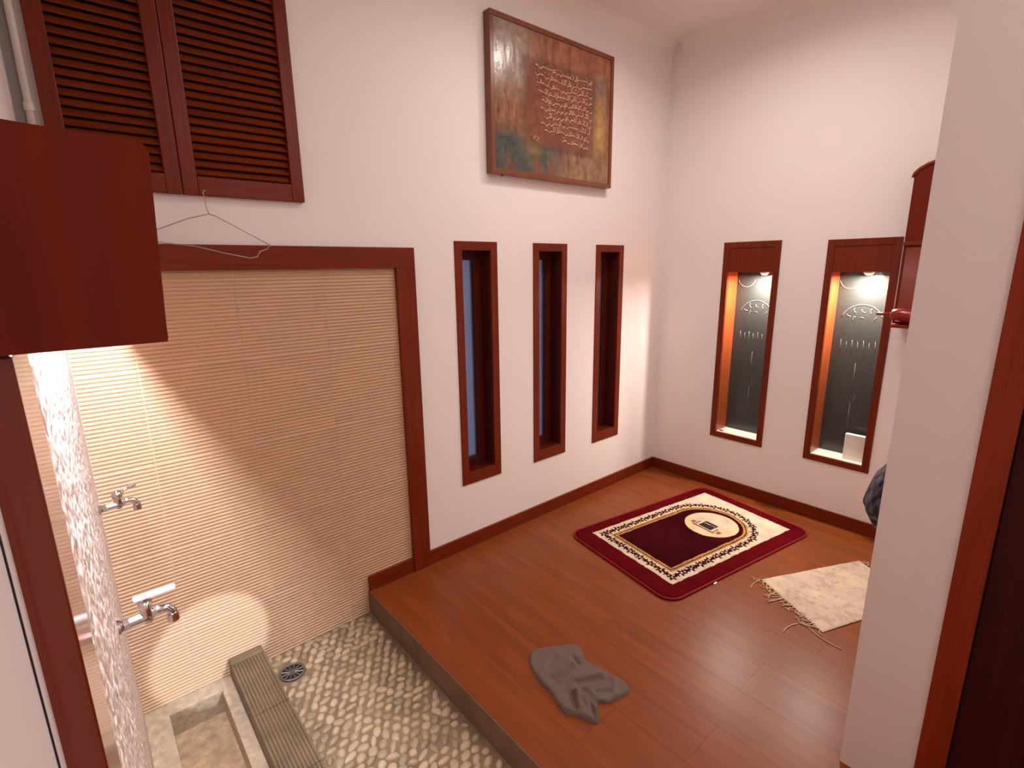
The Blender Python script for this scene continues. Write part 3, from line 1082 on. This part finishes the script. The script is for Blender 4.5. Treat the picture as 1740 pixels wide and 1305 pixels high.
# round medallion with a small building in it
mu, mv = ub - .150, vb_ + .012
rad = np.sqrt(mu ** 2 + mv ** 2)
col = np.where((rad < .148)[..., None], np.array([.62, .47, .29]), col)
col = np.where((np.sqrt((mu - .035) ** 2 + (mv - .01) ** 2) < .098)[..., None], CREAM * .92, col)
# building seen upright from the foot of the mat: base towards the foot
cube = (np.abs(mu + .026) < .036) & (np.abs(mv) < .042)
col = np.where(cube[..., None], np.array([.030, .020, .022]), col)
col = np.where(((np.abs(mu + .012) < .004) & (np.abs(mv) < .036))[..., None], np.array([.40, .30, .14]), col)
for mv0, hgt, ww in ((-.060, .05, .005), (.060, .05, .005), (-.085, .03, .012), (.085, .03, .012)):
    mr_ = (mu > -.066) & (mu < -.066 + hgt) & (np.abs(mv - mv0) < ww)
    col = np.where(mr_[..., None], np.array([.26, .11, .05]), col)
col = np.where(((np.abs(mu + .074) < .006) & (np.abs(mv) < .075))[..., None], np.array([.20, .04, .03]), col)
edge = np.minimum(hl - np.abs(Uo - cu), WM - np.abs(Vo))
edge = np.where(both, rc - np.sqrt(np.clip(np.abs(Uo - cu) - hl + rc, 0, None) ** 2 + np.clip(np.abs(Vo) - WM + rc, 0, None) ** 2), edge)
zz = .004 + .009 * np.sqrt(np.clip(edge / .015, 0, 1)) + .004 * fbm(Uo * 5, Vo * 5, 31) * np.clip(edge / .05, 0, 1)
# ruffled pile at the head end
zz += .020 * np.clip((Uo - .44) * 8, 0, 1) * np.clip(edge / .03, 0, 1) * (fbm(Uo * 22 + Vo * 14, Vo * 20 - Uo * 10, 44) - .4)
ca, sa = math.cos(MA), math.sin(MA)
pos = np.stack([MC[0] + ca * Uo - sa * Vo, MC[1] + sa * Uo + ca * Vo, zz], -1)
grid_sheet('pile', U, V, pos, col, 'mat_pile', mt)
# bound edge
bd = []
for k in range(4):
    ccx, ccy = [(hl - rc, WM - rc), (-(hl - rc), WM - rc), (-(hl - rc), -(WM - rc)), (hl - rc, -(WM - rc))][k]
    for q in range(9):
        t_ = math.pi / 2 * (k + q / 8)
        lu, lv = cu + ccx + rc * math.cos(t_), ccy + rc * math.sin(t_)
        bd.append((MC[0] + ca * lu - sa * lv, MC[1] + sa * lu + ca * lv, .0062))
MB().tube(bd, .0060, 6, closed=True).build('binding', 'mat_edge', mt, smooth=True)
lu, lv = -.30, -.375
lx, ly = MC[0] + ca * lu - sa * lv, MC[1] + sa * lu + ca * lv
MB().box((lx - .012, ly - .012, .002), (lx + .012, ly - .004, .006)).build('care_label', 'card_white', mt)

# ------------------------------------------------------------------ cream fringed rug
A_, B_, C_, D_ = np.array([-.862, -1.208]), np.array([-.330, -1.468]), np.array([-.515, -1.750]), np.array([-1.046, -1.538])
rg = thing('fringed_rug', (-.70, -1.49, 0), 'small cream patterned rug with fringed ends beside the pillar', 'rug')
nu, nv = 130, 90
U, V = np.meshgrid(np.linspace(0, 1, nu), np.linspace(0, 1, nv), indexing='ij')
XY = ((1 - U) * (1 - V))[..., None] * A_ + (U * (1 - V))[..., None] * B_ + (U * V)[..., None] * C_ + ((1 - U) * V)[..., None] * D_
col = np.ones((nu, nv, 3)) * np.array([.57, .43, .335])
su, sv = U * .59, V * .38
pat = np.zeros((nu, nv))
rr = random.Random(9)
for k in range(34):
    fu, fv, rad0, a0 = rr.uniform(.03, .56), rr.uniform(.03, .35), rr.uniform(.016, .034), rr.uniform(0, 6)
    dx_, dy_ = su - fu, sv - fv
    rad = np.sqrt(dx_ ** 2 + dy_ ** 2)
    th = np.arctan2(dy_, dx_) + a0
    rim_ = rad0 * (.7 + .3 * np.cos(5 * th))
    pat = np.maximum(pat, np.exp(-((rad - rim_) / .0035) ** 2) * .9)
pat = np.maximum(pat, np.clip((fbm(su * 45, sv * 45, 8) - .56) * 7, 0, .8))
col = lerp(col, [.44, .30, .21], pat)
col = lerp(col, [.70, .57, .36], np.clip((fbm(su * 12, sv * 12, 18) - .5) * 3, 0, .6))
ee = np.minimum(np.minimum(U, 1 - U) * .59, np.minimum(V, 1 - V) * .38)
zz = .002 + .005 * np.clip(ee / .006, 0, 1) + .003 * fbm(su * 10, sv * 10, 4) + .0018 * pat
grid_sheet('weave', U, V, np.concatenate([XY, zz[..., None]], -1), col, 'rug', rg)
rr = random.Random(21)
for (p0, p1, out, n, L0) in ((A_, D_, np.array([-.87, .40]), 30, .065), (B_, C_, np.array([.87, -.40]), 18, .035)):
    fm = MB()
    for k in range(n):
        s = (k + rr.uniform(0, 1)) / n
        q = p0 + (p1 - p0) * s
        d_ = out + np.array([rr.uniform(-.7, .7), rr.uniform(-.7, .7)])
        Ls = L0 * rr.uniform(.4, 1.3)
        bend = rr.uniform(-1.2, 1.2)
        pts = []
        ang = math.atan2(d_[1], d_[0])
        cur = q.copy()
        for j in range(7):
            zc = .0045 - .0022 * min(1, j / 2)
            pts.append((cur[0], max(YD1 + .004, cur[1]), zc + .003 * abs(math.sin(j + k))))
            cur = cur + Ls / 6 * np.array([math.cos(ang), math.sin(ang)])
            ang += bend * .35
        fm.tube(pts, .0019, 5)
    if L0 > .05:
        for q, a0, L_ in ((A_, 2.75, .11), (D_ + np.array([-.02, .09]), 2.6, .10), (D_ + np.array([-.01, .05]), -2.2, .14)):
            fm.tube([(q[0] + L_ * j / 6 * math.cos(a0 + .06 * j), q[1] + L_ * j / 6 * math.sin(a0 + .06 * j), .003) for j in range(7)], .0020, 5)
    o = fm.build('fringe', 'fringe', rg, smooth=True)
    o['kind'] = 'stuff'

# ------------------------------------------------------------------ grey rag on the floor
out = [(-2.026, -.817), (-1.96, -.845), (-1.88, -.895), (-1.868, -.94), (-1.905, -1.00), (-1.895, -1.05), (-1.880, -1.12), (-1.878, -1.178), (-1.900, -1.195),
       (-1.955, -1.185), (-1.990, -1.175), (-2.020, -1.150), (-2.062, -1.195), (-2.085, -1.195), (-2.100, -1.165), (-2.115, -1.130), (-2.135, -1.100), (-2.125, -1.055), (-2.110, -1.01),
       (-2.105, -.965), (-2.098, -.92), (-2.075, -.86)]
ctr = np.array([-1.995, -1.02])


def catmull(P, m):
    P = np.array(P)
    n = len(P)
    r = []
    for i in range(n):
        p0, p1, p2, p3 = P[i - 1], P[i], P[(i + 1) % n], P[(i + 2) % n]
        for k in range(m):
            t_ = k / m
            r.append(.5 * ((2 * p1) + (-p0 + p2) * t_ + (2 * p0 - 5 * p1 + 4 * p2 - p3) * t_ ** 2 + (-p0 + 3 * p1 - 3 * p2 + p3) * t_ ** 3))
    return np.array(r)


ring = catmull(out, 6)
nr, nk = 36, len(ring)
T = np.linspace(0.0, 1, nr)
P = ctr[None, None, :] + (ring[None] - ctr) * T[:, None, None]
x_, y_ = P[..., 0], P[..., 1]
hgt = .013 + .014 * (fbm(x_ * 9, y_ * 9, 61) - .35)


def fold(x0, y0, x1, y1, wd, h):
    dx, dy = x1 - x0, y1 - y0
    L2 = dx * dx + dy * dy
    t_ = np.clip(((x_ - x0) * dx + (y_ - y0) * dy) / L2, 0, 1)
    dd = np.sqrt((x_ - x0 - t_ * dx) ** 2 + (y_ - y0 - t_ * dy) ** 2)
    return h * np.exp(-(dd / wd) ** 2)


hgt += fold(-2.06, -.99, -1.97, -.98, .010, -.012) + fold(-2.05, -.975, -1.96, -.965, .012, .010)
hgt += fold(-2.01, -1.05, -1.93, -1.09, .010, -.011) + fold(-2.0, -1.035, -1.92, -1.075, .012, .009)
hgt += fold(-2.03, -1.16, -2.02, -1.09, .012, -.014) + fold(-2.045, -1.17, -2.05, -1.08, .014, .014)
hgt += fold(-2.10, -1.12, -2.06, -1.06, .009, -.012) + fold(-2.085, -1.13, -2.05, -1.08, .010, .010)
hgt += fold(-1.94, -.99, -1.93, -.95, .008, -.008) + fold(-1.97, -.92, -1.955, -.88, .008, .006)
hgt += fold(-2.075, -1.185, -2.03, -1.11, .006, -.010) + fold(-1.95, -1.17, -1.90, -1.13, .008, .007) + fold(-2.09, -.93, -2.02, -.90, .010, .006) + fold(-1.99, -1.12, -1.95, -1.15, .007, -.008)
hgt = np.clip(hgt, .006, None)
prof = np.sqrt(np.clip(1 - ((T - .90) / .10).clip(0, 1) ** 2, 0, 1))
zz = .0015 + hgt * (.15 + .85 * prof[:, None])
zz[-1, :] = .0005
rgm = thing('cleaning_rag', (ctr[0], ctr[1], 0), 'crumpled dark grey cloth lying on the floor near the step', 'cloth')
base = np.array(BASE[rgm.name])
pos = np.concatenate([P, zz[..., None]], -1).reshape(-1, 3) - base
fc = []
for i in range(nr - 1):
    for k in range(nk):
        l = (k + 1) % nk
        if i == 0:
            fc.append((0, nk + k, nk + l))
        else:
            fc.append((i * nk + k, (i + 1) * nk + k, (i + 1) * nk + l, i * nk + l))
me = bpy.data.meshes.new('fabric')
me.from_pydata(pos.tolist(), [], fc)
me.validate()
for p_ in me.polygons:
    p_.use_smooth = True
me.materials.append(MATS['rag'])
link('fabric', me, rgm)

# ------------------------------------------------------------------ plaid cloth hanging on the wall behind the pillar
pc = thing('plaid_garment', (-1.2, YD1, .64), 'dark blue checked garment hanging behind the pillar, its hem showing', 'garment')
nz, na = 60, 72
zs = np.linspace(.640, 1.12, nz)
TH = np.linspace(0, 2 * math.pi, na)
Zg, Tg = np.meshgrid(zs, TH, indexing='ij')
k_ = (Zg - .64) / .48
depth = np.interp(Zg, [.640, .655, .70, .74, .80, .84, .90, 1.0, 1.12], [.092, .104, .128, .122, .106, .080, .055, .035, .015])
wid = np.interp(Zg, [.64, .70, .85, 1.12], [.10, .12, .10, .02])
foldn = 1 + .09 * np.sin(Tg * 5 + Zg * 9) + .05 * np.sin(Tg * 9 - Zg * 14)
xx = -1.20 + wid * np.cos(Tg) * foldn
yy = YD1 + .004 + depth * (.5 + .5 * np.sin(Tg)) * (.92 + .08 * foldn)
col = np.ones((nz, na, 3)) * np.array([.030, .030, .055])
sz_ = (Zg * 1 + .02 * np.sin(Tg * 2))
b1 = (np.mod(sz_, .060) < .026)
b2 = (np.mod(Tg, .55) < .24)
col = np.where((b1 ^ b2)[..., None], np.array([.13, .10, .10]), col)
col = np.where((b1 & b2)[..., None], np.array([.020, .022, .10]), col)
col = np.where(((Zg < .655) | ((Zg > .675) & (Zg < .682)))[..., None], np.array([.20, .17, .15]), col)
col = np.where(((Zg >= .655) & (Zg < .675))[..., None], np.array([.03, .025, .03]), col)
grid_sheet('cloth', Zg, Tg, np.stack([xx, yy, Zg], -1), col, 'plaid', pc)
hk = thing('wall_hook', (-1.2, YD1, 1.10), 'small metal hook holding the checked garment behind the pillar', 'hook')
MB().tube([(-1.2, YD1, 1.13), (-1.2, YD1 + .03, 1.13), (-1.2, YD1 + .04, 1.145)], .004, 8).build('peg', 'lamp_ring', hk, smooth=True)

# ------------------------------------------------------------------ ceiling downlight and added fill lamps, out of the frame
cl = thing('ceiling_downlight', (MAIN_POS[0], MAIN_POS[1], CEIL), 'round recessed downlight in the ceiling over the prayer mat', 'lamp')
MB().tube([(MAIN_POS[0], MAIN_POS[1], CEIL), (MAIN_POS[0], MAIN_POS[1], CEIL - .020)], [.090, .085], 24).build('ring', 'lamp_ring', cl)
MB().tube([(MAIN_POS[0], MAIN_POS[1], CEIL - .020), (MAIN_POS[0], MAIN_POS[1], CEIL - .026)], [.070, .060], 24).build('diffuser', 'main_lamp', cl)
hl_ = thing('hall_fill_lamp', (-1.90, -2.9, CEIL), 'round white fill lamp added to the hall ceiling behind the viewer', 'lamp')
MB().tube([(-1.90, -2.9, CEIL), (-1.90, -2.9, CEIL - .03)], [.17, .16], 24).build('ring', 'lamp_ring', hl_)
MB().tube([(-1.90, -2.9, CEIL - .03), (-1.90, -2.9, CEIL - .04)], [.15, .14], 24).build('diffuser', 'main_lamp', hl_)
sl = thing('oval_patch_spot', (-1.95, -4.2, 2.05), 'small spotlight added on the hall wall behind the viewer for the oval light patch', 'lamp')
MB().tube([(-1.95, -4.2, 2.09), (-1.95, -4.19, 2.09)], .04, 20).build('added_spot_plate', 'lamp_ring', sl)
MB().tube([(-1.95, -4.19, 2.09), (-1.95, -4.14, 2.09)], .008, 8).build('arm', 'lamp_ring', sl)
MB().tube([(-1.935, -4.15, 2.105), (-1.95, -4.05, 2.06)], [.03, .035], 16).build('head', 'lamp_ring', sl)
PXC, PYC, PH = -1.45, -1.17, .35
cp = thing('fill_light_panel', (PXC, PYC, CEIL), 'square flat fill light panel added on the ceiling in the middle of the room', 'lamp')
for x0_, y0_, x1_, y1_ in ((-PH - .03, -PH - .03, PH + .03, -PH), (-PH - .03, PH, PH + .03, PH + .03), (-PH - .03, -PH, -PH, PH), (PH, -PH, PH + .03, PH)):
    MB().box((PXC + x0_, PYC + y0_, CEIL - .03), (PXC + x1_, PYC + y1_, CEIL)).build('fill_panel_bar', 'white_plastic', cp)
MB().box((PXC - PH, PYC - PH, CEIL - .015), (PXC + PH, PYC + PH, CEIL)).build('diffuser', 'fill_panel_face', cp)
